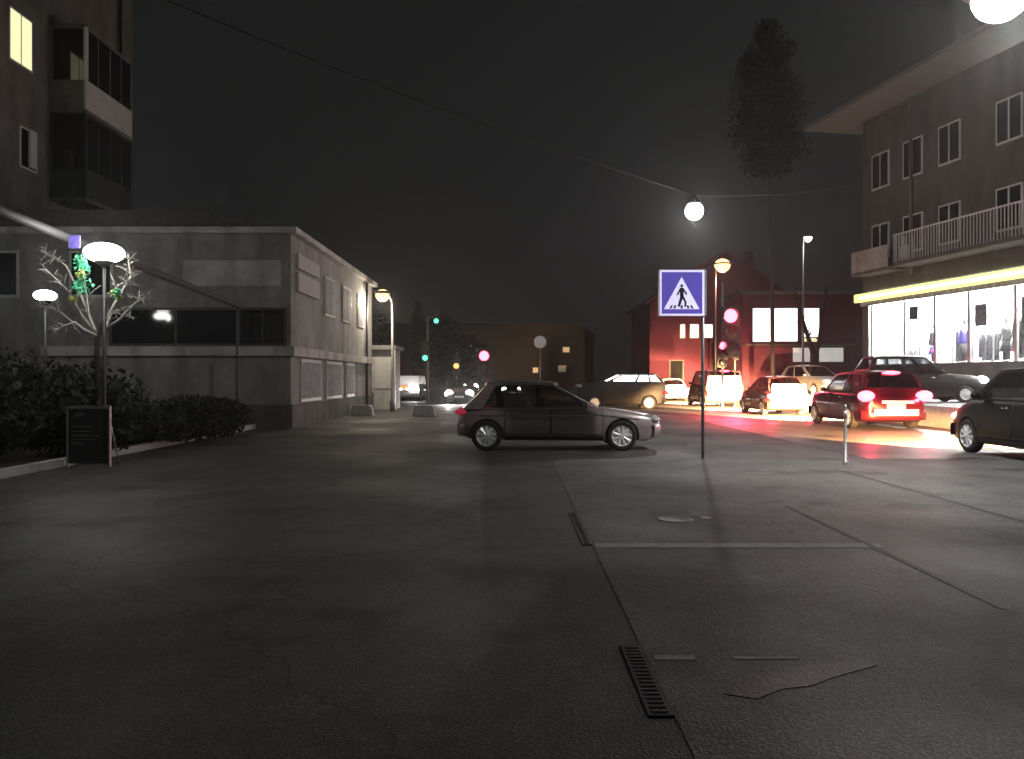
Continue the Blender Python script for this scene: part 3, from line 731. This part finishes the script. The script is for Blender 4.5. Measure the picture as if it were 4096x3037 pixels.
def tree(name, label, x, y, zb, zt, r, n, size=.5, m='leaf', base=0, kind='cone', clumps=26, group=None, lean=0):
    t = thing(name, label, 'tree', (x, y, base), 0, group)
    mb = MB(); mb.tube([(0, 0, 0), (lean * .3, 0, zb * .6), (lean * .7, 0, zb), (lean, 0, zt * .9)], [r * .06, r * .045, r * .035, .02], n=8)
    for k in range(12):
        z = lerp(zb, zt * .85, k / 12); a_ = k * 2.4; mb.tube([(lean * .7, 0, z), (lean * .7 + math.cos(a_) * r * .5, math.sin(a_) * r * .5, z + r * .5)], [.06, .015], n=5)
    mb.build('trunk', M['bark'], t)
    mb = MB(); hgt = zt - zb
    lv = 9
    for k in range(lv):
        f = (k + .5) / lv
        rr = r * {'cone': (1.05 - f) ** .7, 'oval': max(.25, math.sin(math.pi * min(1, f * .86 + .12)) ** .6), 'round': math.sin(math.pi * (f * .8 + .12)) ** .5}[kind] * random.uniform(.85, 1.12)
        mb.leaves((lean * (.7 + .3 * f) + random.uniform(-.15, .15) * r, random.uniform(-.15, .15) * r, zb + hgt * f), (rr, rr, hgt / lv * .95), n // lv, size, clumps // 3 + 4, .6)
    mb.build('crown', M[m], t)
    return t
tree('poplar_tree', 'tall dark poplar standing above the bright windows on the right', 14.28, 44, 12.6, 20.7, 2.05, 9000, .36, 'poplar', base=.0, kind='oval', clumps=34, lean=-.25)
tree('thuja_tree', 'slim black columnar tree left of the green lights', -7.1, 60, 1.2, 6.9, .62, 1500, .28, 'poplar', kind='oval', group='dark trees down the street')
tree('conifer_tree', 'broad black conifer behind the green lights', -5.2, 62, 1.0, 6.2, 1.35, 2600, .34, 'poplar', kind='round', group='dark trees down the street')
tree('conifer_tree', 'small dark tree right behind the orange-white lamp pole', -7.3, 44, 1.6, 4.9, .6, 1200, .25, 'poplar', kind='round', group='dark trees down the street')
tree('deciduous_tree', 'dark spreading tree with a low crown behind the amber signal', -4.3, 70, 1.6, 5.2, 2.4, 2600, .4, 'poplar', kind='round', group='dark trees down the street')
t = thing('forked_tree', 'dark forked bare tree in front of the big bright windows', 'tree', (17.3, 46, .6))
mb = MB(); mb.tube([(0, 0, 0), (0, 0, 1.5), (.03, 0, 2.2)], [.26, .23, .22], n=10)
mb.tube([(0, 0, 2.1), (-.35, 0, 3.2), (-.75, .1, 4.6), (-1.0, .2, 6.2)], [.17, .13, .09, .02], n=8)
mb.tube([(.03, 0, 2.1), (.28, 0, 3.0), (.45, .1, 4.4), (.9, .1, 6.4)], [.16, .12, .08, .02], n=8)
for k in range(26):
    s0 = random.choice([(-.35, 3.2), (-.6, 4.1), (-.85, 5.2), (.28, 3.0), (.42, 4.2), (.7, 5.5)])
    mb.tube([(s0[0], .05, s0[1]), (s0[0] + random.uniform(-.6, .6), random.uniform(-.5, .5), s0[1] + random.uniform(.3, 1.2))], [.03, .008], n=5)
mb.build('trunk', M['bark'], t)

# ------------------------------------------------------------------ left: apartment building with balconies
t = thing('apartment_building', 'tall dark apartment building with glazed balconies at the upper left', 'building', (-15.4, 18, 0))
mb = MB(); mb.box(-12, 0, -10, 14.6, 0, 17); mb.build('wall', M['dark_plaster'], t)
def wall_window(y0, y1, z0, z1, m, fr='frame'):
    mb = MB(); mb.box(.002, .05, y0, y1, z0, z1); w_ = mb.build('window', M[fr], t)
    mb = MB(); ym = lerp(y0, y1, .5)
    for a_, b_ in ((y0 + .06, ym - .03), (ym + .03, y1 - .06)): mb.box(.03, .055, a_, b_, z0 + .06, z1 - .06)
    mb.build('pane', m, w_)
wall_window(6.55, 7.75, 11.25, 12.9, M['lityellow'])
wall_window(7.1, 8.0, 8.1, 9.4, M['litdim'] if False else M['darkglass'])
mb = MB(); mb.box(.06, .1, 7.55, 7.9, 8.2, 9.4); mb.build('shutter', M['frame'], t)
for (y0, z0) in ((-1, 11.2), (2.5, 11.2), (-1, 8), (2.5, 8), (-1, 4.8), (2.5, 4.8), (6.5, 4.8), (10, 4.8), (-1, 14.3), (2.5, 14.3), (6.5, 14.3)):
    wall_window(y0, y0 + 1.3, z0, z0 + 1.5, M['darkglass'])
# upper balcony
B0, B1, BD = 8.8, 12.05, 1.2
def balcony(z, parapet_m, side_m, pane_m, frame_m, open_front=True):
    mb = MB(); mb.box(.003, BD, B0, B1, z, z + .12); b_ = mb.build('balcony', M['dark_plaster'], t)
    mb = MB(); mb.box(BD - .07, BD, B0 + .002, B1 - .002, z + .122, z + 1.1); mb.build('parapet', parapet_m, b_)
    for q0, q1 in ((B0 + .002, B0 + .07), (B1 - .07, B1 - .002)):
        mb = MB(); mb.box(.004, BD - .072, q0, q1, z + .122, z + 1.1); mb.build('side_panel', side_m, b_)
    mb = MB()
    for (a_, c_) in ((BD - .09, B0 + .002), (BD - .09, B1 - .092), (.01, B0 + .002)): mb.box(a_, a_ + .09, c_, c_ + .09, z + 1.102, z + 2.8)
    for k in range(1, 4):
        yy = lerp(B0, B1, k / 4); mb.box(BD - .06, BD, yy - .03, yy + .03, z + 1.102, z + 2.8)
    mb.box(.01, BD, B0, B1, z + 2.802, z + 2.95); mb.build('glazing_frame', frame_m, b_)
    mb = MB(); mb.box(BD - .04, BD - .02, B0 + .1, B1 - .1, z + 1.102, z + 2.8); mb.box(.1, BD - .1, B0 + .03, B0 + .05, z + 1.102, z + 2.8); mb.build('pane', pane_m, b_)
balcony(10.35, M['balcony_pale'], M['dark_plaster'], M['darkglass'], M['dark_plaster'])
balcony(7.4, M['balcony_dark'], M['balcony_dark'], M['darkglass'], M['balcony_dark'])  # shade on the lower floor put into the balcony colour
mb = MB(); mb.box(BD - .06, BD + .03, B0 - .03, B0 + .1, 11.46, 13.2); mb.build('corner_post', M['frame'], t)
mb = MB(); mb.tube([(.12, 13.4, 0), (.12, 13.4, 16.8)], .06, n=8); mb.build('drainpipe', M['balcony_dark'], t)

# overhead pipe
t = thing('overhead_pipe', 'thick pale overhead pipe sloping past the lamp to a thin post', 'pipe', (-7.95, 0, 0))
mb = MB(); mb.tube([(0, 8.5, 4.3), (0, 16, 3.93), (0, 23.3, 3.6)], .085, n=12); mb.build('pipe', M['pipe'], t)
for y, z in ((10.2, 4.2), (23.25, 3.62)):
    mb = MB(); mb.tube([(0, y, 0), (0, y, z - .05)], .035, n=8); mb.box(-.12, .12, y - .04, y + .04, z - .14, z - .09); mb.build('support_post', M['pipe'], t)

# ------------------------------------------------------------------ left: grey two-storey building
t = thing('grey_building', 'pale grey two-storey building with a long dark window on the left', 'building', (-6.6, 24, 0))
mb = MB(); mb.box(-12, 0, 0, 13.9, 0, 5.8); mb.build('wall', M['plaster'], t)
mb = MB(); mb.box(-12.2, .22, -.22, 14.1, 5.802, 5.98); mb.build('cornice', M['pale_plaster'], t)
mb = MB(); mb.prism([(-12.1, 5.982), (.1, 5.982), (-3, 6.5), (-9, 6.5)], -.1, 13.9, 'xz'); mb.build('roof', M['roof'], t)
mb = MB(); mb.box(-5.4, -.12, -.06, -.003, 2.45, 3.6); f_ = mb.build('window', M['dframe'], t)
mb = MB()
for a_, b_ in ((-5.3, -3.45), (-3.38, -1.55), (-1.48, -.86), (-.8, -.2)): mb.box(a_, b_, -.075, -.062, 2.53, 3.52)
mb.build('pane', M['darkglass'], f_)
mb = MB(); mb.box(-7.4, .14, -.16, -.003, 2.16, 2.44); mb.box(.003, .14, 0, 13.6, 2.16, 2.44); mb.build('ledge', M['pale_plaster'], t)
mb = MB(); mb.box(-12.05, .06, -.06, -.003, 0, .7); mb.box(.003, .06, 0, 13.9, 0, .7); mb.build('plinth', M['dark_plaster'], t)
for z0, z1 in ((4.15, 4.72), (4.86, 5.3)):
    mb = MB(); mb.box(.003, .1, .5, 3.2, z0, z1); mb.build('signboard', M['balcony_pale'], t)
for y0 in (4.2, 7.2, 10.2):
    mb = MB(); mb.box(.003, .05, y0, y0 + 1.6, 3.7, 5.1); f_ = mb.build('window', M['frame'], t)
    mb = MB(); mb.box(.051, .06, y0 + .08, y0 + .76, 3.78, 5.02); mb.box(.051, .06, y0 + .84, y0 + 1.52, 3.78, 5.02); mb.build('pane', M['greygoods'], f_)
for y0, y1 in ((1.0, 3.6), (4.4, 7.0), (7.8, 9.4)):
    mb = MB(); mb.box(.003, .06, y0, y1, .75, 2.1); f_ = mb.build('shop_window', M['frame'], t)
    mb = MB(); mb.box(.061, .07, y0 + .1, y1 - .1, .85, 2.0); mb.build('pane', M['greygoods'], f_)
mb = MB(); mb.tube([(.1, 12, 0), (.1, 12, 5.75)], .06, n=8); mb.build('drainpipe', M['dpole'], t)
for x_ in (-6.6, -9.4):
    mb = MB(); mb.box(x_, x_ + 1.3, -.04, -.003, 3.9, 5.3); f_ = mb.build('window', M['frame'], t)
    mb = MB(); mb.box(x_ + .08, x_ + 1.22, -.05, -.041, 3.98, 5.22); mb.build('pane', M['darkglass'], f_)
mb = MB(); mb.box(-3.2, -.3, -.07, -.003, 4.25, 5.0); mb.build('panel', M['pale_plaster'], t)
# kiosk beyond
t = thing('kiosk', 'low pale kiosk with light panels beyond the grey building', 'kiosk', (-6.6, 38.4, 0))
mb = MB(); mb.box(-.95, .95, 0, 2.2, 0, 2.85); mb.build('wall', M['pale_plaster'], t)
mb = MB(); mb.box(-1.1, 1.1, -.35, 2.4, 2.852, 3.05); mb.build('roof', M['plaster'], t)
mb = MB(); mb.box(-.8, -.1, -.04, -.003, 1.0, 2.4); mb.box(.05, .8, -.04, -.003, 1.0, 2.4); mb.build('window', M['frame'], t)
mb = MB(); mb.box(-.6, .0, -.05, -.041, .1, .8); mb.build('panel', M['dframe'], t)
for x, z in ((-1.02, 0), (1.02, 0)):
    mb = MB(); mb.box(x - .05, x + .05, -.3, -.2, 0, 2.85); mb.build('post', M['frame'], t)

# ------------------------------------------------------------------ right: shop building
# local x runs along the facade (towards the camera), local y is depth into the building
FA = Vector((17.4, 40, 0)); ang = math.atan2(-1, .1875)
t = thing('shop_building', 'tall building on the right with a glaring shop front under a yellow light strip', 'building', FA, ang)
# local +x = facade direction; local +y = (sin,-cos)... street lies on the -y side after this rotation
LEN = 34
mb = MB(); mb.box(0, LEN, .05, 12, 5.75, 14.2); mb.box(0, LEN, 3.6, 12, .4, 5.75); mb.box(0, .35, .05, 3.598, .4, 5.748); mb.box(LEN - .3, LEN, .05, 3.598, .4, 5.748)
mb.box(.352, LEN - .302, .05, .3, .4, 2.15); mb.build('wall', M['shopplaster'], t)
mb = MB(); mb.box(-1.8, LEN, -2.1, 12, 14.202, 14.4); mb.build('eaves', M['soffit'], t)
mb = MB(); mb.prism([(-2.1, 14.402), (12, 14.402), (12, 16), (4, 16)], -1.8, LEN, 'yz'); mb.build('roof', M['roof'], t)
mb = MB(); mb.box(.352, LEN - .302, .302, 3.598, 2.0, 2.14); mb.build('display_deck', M['shopwhite'], t)
mb = MB(); mb.box(.352, LEN - .302, 3.5, 3.596, 2.15, 5.74); mb.box(.352, LEN - .302, .4, 3.49, 5.6, 5.745); mb.box(.352, .42, .31, 3.49, 2.15, 5.59); mb.build('shop_wall', M['shopwhite'], t)
mb = MB()
for k in range(8):
    mb.box(.8 + k * 2.0, 2.2 + k * 2.0, .9, 1.5, 5.55, 5.59); mb.box(.8 + k * 2.0, 2.2 + k * 2.0, 2.4, 3.0, 5.55, 5.59)
mb.build('ceiling_light', M['shoplight'], t)
mb = MB(); mb.box(-.05, LEN - .3, -.06, .045, 5.05, 5.3); mb.build('lintel', M['greygoods'], t)
mb = MB(); mb.box(-.35, LEN - .3, -.22, -.065, 5.25, 5.66); sb = mb.build('light_strip', M['strip'], t, bevel=.03)
mb = MB(); mb.tube([(.2, -.235, 5.46), (LEN - .6, -.235, 5.46)], .045, n=8); mb.build('tube', M['striphot'], sb)
wx = [.36, 3.0, 3.15, 5.0, 5.15, 7.0, 7.15, 9.4, 9.55, 12, 12.2, 16]
for k in range(0, 12, 2):
    mb = MB(); mb.box(wx[k], wx[k + 1], .1, .12, 2.152, 5.048); mb.build('shop_window', M['shopglass'], t)
for a_, w_ in ((.36, .1), (3.0, .15), (5.0, .15), (7.0, .15), (9.4, .15), (12, .2), (1.6, .04), (4.1, .04), (6.1, .04), (8.3, .04)):
    mb = MB(); mb.box(a_, a_ + w_, .07, .16, 2.152, 5.048); mb.build('window_post', M['pole'], t)
def figure(x, d, torso, s=1.0):
    f = thing('mannequin', {0: 'mannequin in a dark coat with blue at the waist, left in the shop window', 1: 'mannequin in a blue top and dark skirt, in the middle of the shop window', 2: 'mannequin in grey near the right of the shop window'}[torso], 'mannequin', FA + Matrix.Rotation(ang, 3, 'Z') @ Vector((x, d, 2.142)), ang, 'shop window mannequins')
    m1 = [M['goods'], M['bluecloth'], M['greygoods']][torso]; m2 = [M['bluecloth'], M['goods'], M['goods']][torso]
    mb = MB(); mb.lathe([(.2 * s, .0), (.2 * s, .03), (.02, .05), (.02, .2)], n=14)
    mb.lathe([(.07, .1), (.08, .5), (.1, .8)], (-.1, 0, 0), 10); mb.lathe([(.07, .1), (.08, .5), (.1, .8)], (.1, 0, 0), 10)
    mb.ellipsoid((0, 0, 1.68 * s), (.09, .1, .13), 12, 8); mb.lathe([(.045, 1.45), (.045, 1.6)], n=10); mb.build('body', M['goods'], f)
    mb = MB(); mb.lathe([(.17, .82), (.15, 1.0), (.19, 1.25), (.2, 1.38), (.06, 1.48)], n=14)
    mb.tube([(-.2, 0, 1.38), (-.27, -.02, 1.1), (-.25, -.08, .85)], [.06, .05, .04], n=8); mb.tube([(.2, 0, 1.38), (.27, -.02, 1.1), (.25, -.08, .85)], [.06, .05, .04], n=8); mb.build('top', m1, f)
    mb = MB(); mb.lathe([(.26, .42), (.2, .7), (.16, .86)], n=14); mb.build('skirt', m2, f)
figure(4.15, .8, 0, 1); figure(6.05, .75, 1, 1.05); figure(8.15, .9, 2)
# racks and posters
def rack(label, x0, x1, z0, z1, d, mkey):
    f = thing('clothes_rack', label, 'rack', FA + Matrix.Rotation(ang, 3, 'Z') @ Vector((x0, d, 2.142)), ang, 'clothes racks in the shop')
    mb = MB(); L_ = x1 - x0
    mb.tube([(0, 0, 0), (0, 0, z1)], .025, n=6); mb.tube([(L_, 0, 0), (L_, 0, z1)], .025, n=6); mb.tube([(0, 0, z1), (L_, 0, z1)], .025, n=6); mb.build('rail', M['pole'], f)
    mb = MB(); n = int(L_ / .12)
    for k in range(n):
        xx = .06 + k * .12; h_ = random.uniform(.75, 1) * (z1 - z0); ww = random.uniform(.16, .26)
        mb.prism([(-ww, z1 - h_), (ww, z1 - h_), (ww * .85, z1 - .12), (.03, z1 - .02), (-.03, z1 - .02), (-ww * .85, z1 - .12)], xx - .03, xx + .03, 'yz')
    mb.build('garments', M[mkey], f)
rack('clothes rack between the two left mannequins, dark garments', 4.9, 5.75, .05, 1.5, 1.4, 'goods')
rack('long clothes rack with grey garments left of the grey mannequin', 6.5, 7.7, .05, 1.3, 1.2, 'greygoods')
rack('clothes rack with dark garments near the right edge of the shop window', 8.6, 10.4, .05, 1.7, .9, 'goods')
rack('low rack of grey garments at the far left of the shop window', 1.2, 2.6, .05, .8, 1.7, 'greygoods')
for i, (x0_, x1_, z0_, z1_, mk, lab) in enumerate(((3.35, 3.95, 4.15, 4.75, 'goods', 'small dark poster high in the shop window'), (7.35, 8.0, 3.6, 4.5, 'greygoods', 'grey poster in the shop window above the racks'), (9.7, 10.6, 3.2, 4.6, 'greygoods', 'large grey poster at the right of the shop window'))):
    mb = MB(); mb.box(x0_, x1_, .125, .135, z0_, z1_); o = mb.build('poster', M[mk]); o.location = FA; o.rotation_euler.z = ang; tag(o, lab, 'poster', 'posters in the shop window')
# upper facade
for x0_ in (.8, 3.1, 5.4, 8.6, 11.5, 14.5):
    for z0_ in (7.2, 10.6):
        mb = MB(); mb.box(x0_, x0_ + 1.3, -.01, .048, z0_, z0_ + 1.7); f_ = mb.build('window', M['frame'], t)
        mb = MB(); mb.box(x0_ + .08, x0_ + .6, -.02, -.012, z0_ + .08, z0_ + 1.62); mb.box(x0_ + .7, x0_ + 1.22, -.02, -.012, z0_ + .08, z0_ + 1.62); mb.build('pane', M['darkglass'], f_)
mb = MB(); mb.tube([(3.75, -.09, 6.2), (3.75, -.09, 14.2)], .075, n=10); mb.build('drainpipe', M['pipe'], t)
def rail_balcony(x0_, x1_, z, depth, step, hgt):
    mb = MB(); mb.box(x0_, x1_, -depth, .045, z, z + .16); b_ = mb.build('balcony', M['shopplaster'], t)
    mb = MB(); x = x0_ + .03
    while x < x1_:
        mb.box(x, x + .035, -depth, -depth + .035, z + .16, z + hgt); x += step
    y = -depth + .1
    while y < 0:
        mb.box(x0_ + .02, x0_ + .055, y, y + .035, z + .16, z + hgt); y += step
    mb.box(x0_, x1_, -depth - .01, -depth + .05, z + hgt, z + hgt + .06); mb.build('railing', M['frame'], b_)
rail_balcony(3.9, 12.5, 6.5, 1.1, .17, 1.35)
mb = MB(); mb.box(.5, 3.2, -.9, .045, 6.45, 6.6); b_ = mb.build('balcony', M['shopplaster'], t)
mb = MB(); mb.box(.5, 3.2, -.9, -.84, 6.602, 7.6); mb.box(.5, .56, -.838, .04, 6.602, 7.6); mb.build('parapet', M['plaster'], b_)
mb = MB(); mb.box(3.3, 3.7, -.3, .045, 7.0, 7.5); mb.build('air_conditioner', M['frame'], t)

# ------------------------------------------------------------------ right background: bright upper windows, gabled house, red glow in the wall colours
t = thing('lit_building', 'building coloured maroon for signal glow, with three big glaring upper windows', 'building', (14.9, 52, 0))
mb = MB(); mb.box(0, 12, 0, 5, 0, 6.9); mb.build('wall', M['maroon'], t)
mb = MB(); mb.box(-.15, 12, -.2, 5, 6.902, 7.1); mb.build('roof', M['roof'], t)
for x0_, x1_, z0_ in ((.62, 1.92, 3.8), (2.02, 3.58, 3.82), (3.86, 4.98, 4.1)):
    mb = MB(); mb.box(x0_, x1_, -.05, -.003, z0_, 6.05); f_ = mb.build('window', M['dframe'], t)
    mb = MB(); mb.box(x0_ + .05, x1_ - .05, -.06, -.051, z0_ + .06, 6.0); mb.build('pane', M['litwhite'], f_)
mb = MB(); mb.box(3.95, 4.95, -.1, -.003, 3.86, 4.08); mb.build('light_box', M['lityellow'], t)
for x0_, x1_ in ((3.2, 4.4), (4.9, 6.55)):
    mb = MB(); mb.box(x0_, x1_, -.05, -.003, 2.5, 3.5); f_ = mb.build('shop_window', M['dframe'], t)
    mb = MB(); mb.box(x0_ + .05, x1_ - .05, -.06, -.051, 2.55, 3.45); mb.build('pane', M['litdim'], f_)
mb = MB(); mb.box(-.1, 7, -1.0, -.003, 3.56, 3.68); mb.build('canopy', M['roof'], t)

t = thing('gabled_house', 'gabled house behind the red traffic light, its red glow put in the colour', 'house', (17.4, 66, 0))
mb = MB(); mb.prism([(-6.1, 0), (6.1, 0), (6.1, 7.6), (0, 11.5), (-6.1, 7.6)], 0, 10, 'xz'); mb.build('wall', M['glowwall'], t)
mb = MB(); mb.prism([(-6.5, 7.45), (0, 11.75), (6.5, 7.45), (6.5, 7.7), (0, 12.05), (-6.5, 7.7)], -.5, 10.4, 'xz'); mb.build('roof', M['glowroof'], t)
for x0_, w_, m_ in ((-3.55, .3, 'litwhite'), (-2.75, .62, 'litwhite'), (-1.75, .78, 'litwhite')):
    mb = MB(); mb.box(x0_ - .08, x0_ + w_ + .08, -.05, -.003, 4.75, 5.95); f_ = mb.build('window', M['frame'], t)
    mb = MB(); mb.box(x0_, x0_ + w_, -.06, -.051, 4.83, 5.87); mb.build('pane', M[m_], f_)
for x0_ in (-4.5, -1.0, 2.4):
    mb = MB(); mb.box(x0_, x0_ + 1.2, -.05, -.003, 1.2, 3.0); f_ = mb.build('window', M['dframe'], t)
    mb = MB(); mb.box(x0_ + .1, x0_ + 1.1, -.06, -.051, 1.3, 2.9); mb.build('pane', M['darkglass'], f_)
mb = MB(); mb.box(2.4, 3.6, -.05, -.003, 4.9, 6.6); f_ = mb.build('window', M['frame'], t)
mb = MB(); mb.box(2.5, 3.5, -.06, -.051, 5.0, 6.5); mb.build('pane', M['darkglass'], f_)
mb = MB(); mb.box(2.6, 3.3, 3, 3.8, 9.8, 12.4); mb.build('chimney', M['glowwall'], t)

t = thing('distant_building', 'long dark building closing the end of the street', 'building', (0, 118, 0))
mb = MB(); mb.box(-34, 12, 0, 12, 0, 7.5); mb.build('wall', M['black_plaster'], t)
mb = MB(); mb.prism([(-34.5, 7.502), (12.5, 7.502), (10, 9.5), (-32, 9.5)], -.5, 12, 'xz'); mb.build('roof', M['black_plaster'], t)
dim = emit('dim_far_window', (1, 1, .98), .05)
for x0_, z0_, w_, h_ in ((7.4, 5.2, 1.1, .9), (6.7, 2.3, 1.3, 1.1), (-6, 4.8, 1, 1.2), (-12, 4.8, 1, 1.2), (-18, 4.8, 1, 1.2), (3, 2.2, .9, .9)):
    mb = MB(); mb.box(x0_, x0_ + w_, -.06, -.003, z0_, z0_ + h_); f_ = mb.build('window', M['dframe'], t)
    mb = MB(); mb.box(x0_ + .08, x0_ + w_ - .08, -.08, -.061, z0_ + .08, z0_ + h_ - .08); mb.build('pane', dim if x0_ > 0 else M['darkglass'], f_)

# ------------------------------------------------------------------ night haze, added to give the lamps halos
HAZE = .0012
if HAZE:
    mb = MB(); mb.box(-80, 80, -10, 170, -1, 36); o = mb.build('haze', M['asphalt']); o['kind'] = 'stuff'
    m = bpy.data.materials.new('haze'); m.use_nodes = True; n_ = m.node_tree; n_.nodes.clear()
    ou = n_.nodes.new('ShaderNodeOutputMaterial'); v = n_.nodes.new('ShaderNodeVolumePrincipled')
    v.inputs['Color'].default_value = (.85, .85, .85, 1); v.inputs['Density'].default_value = HAZE; v.inputs['Anisotropy'].default_value = .75
    n_.links.new(v.outputs[0], ou.inputs['Volume']); o.data.materials[0] = m
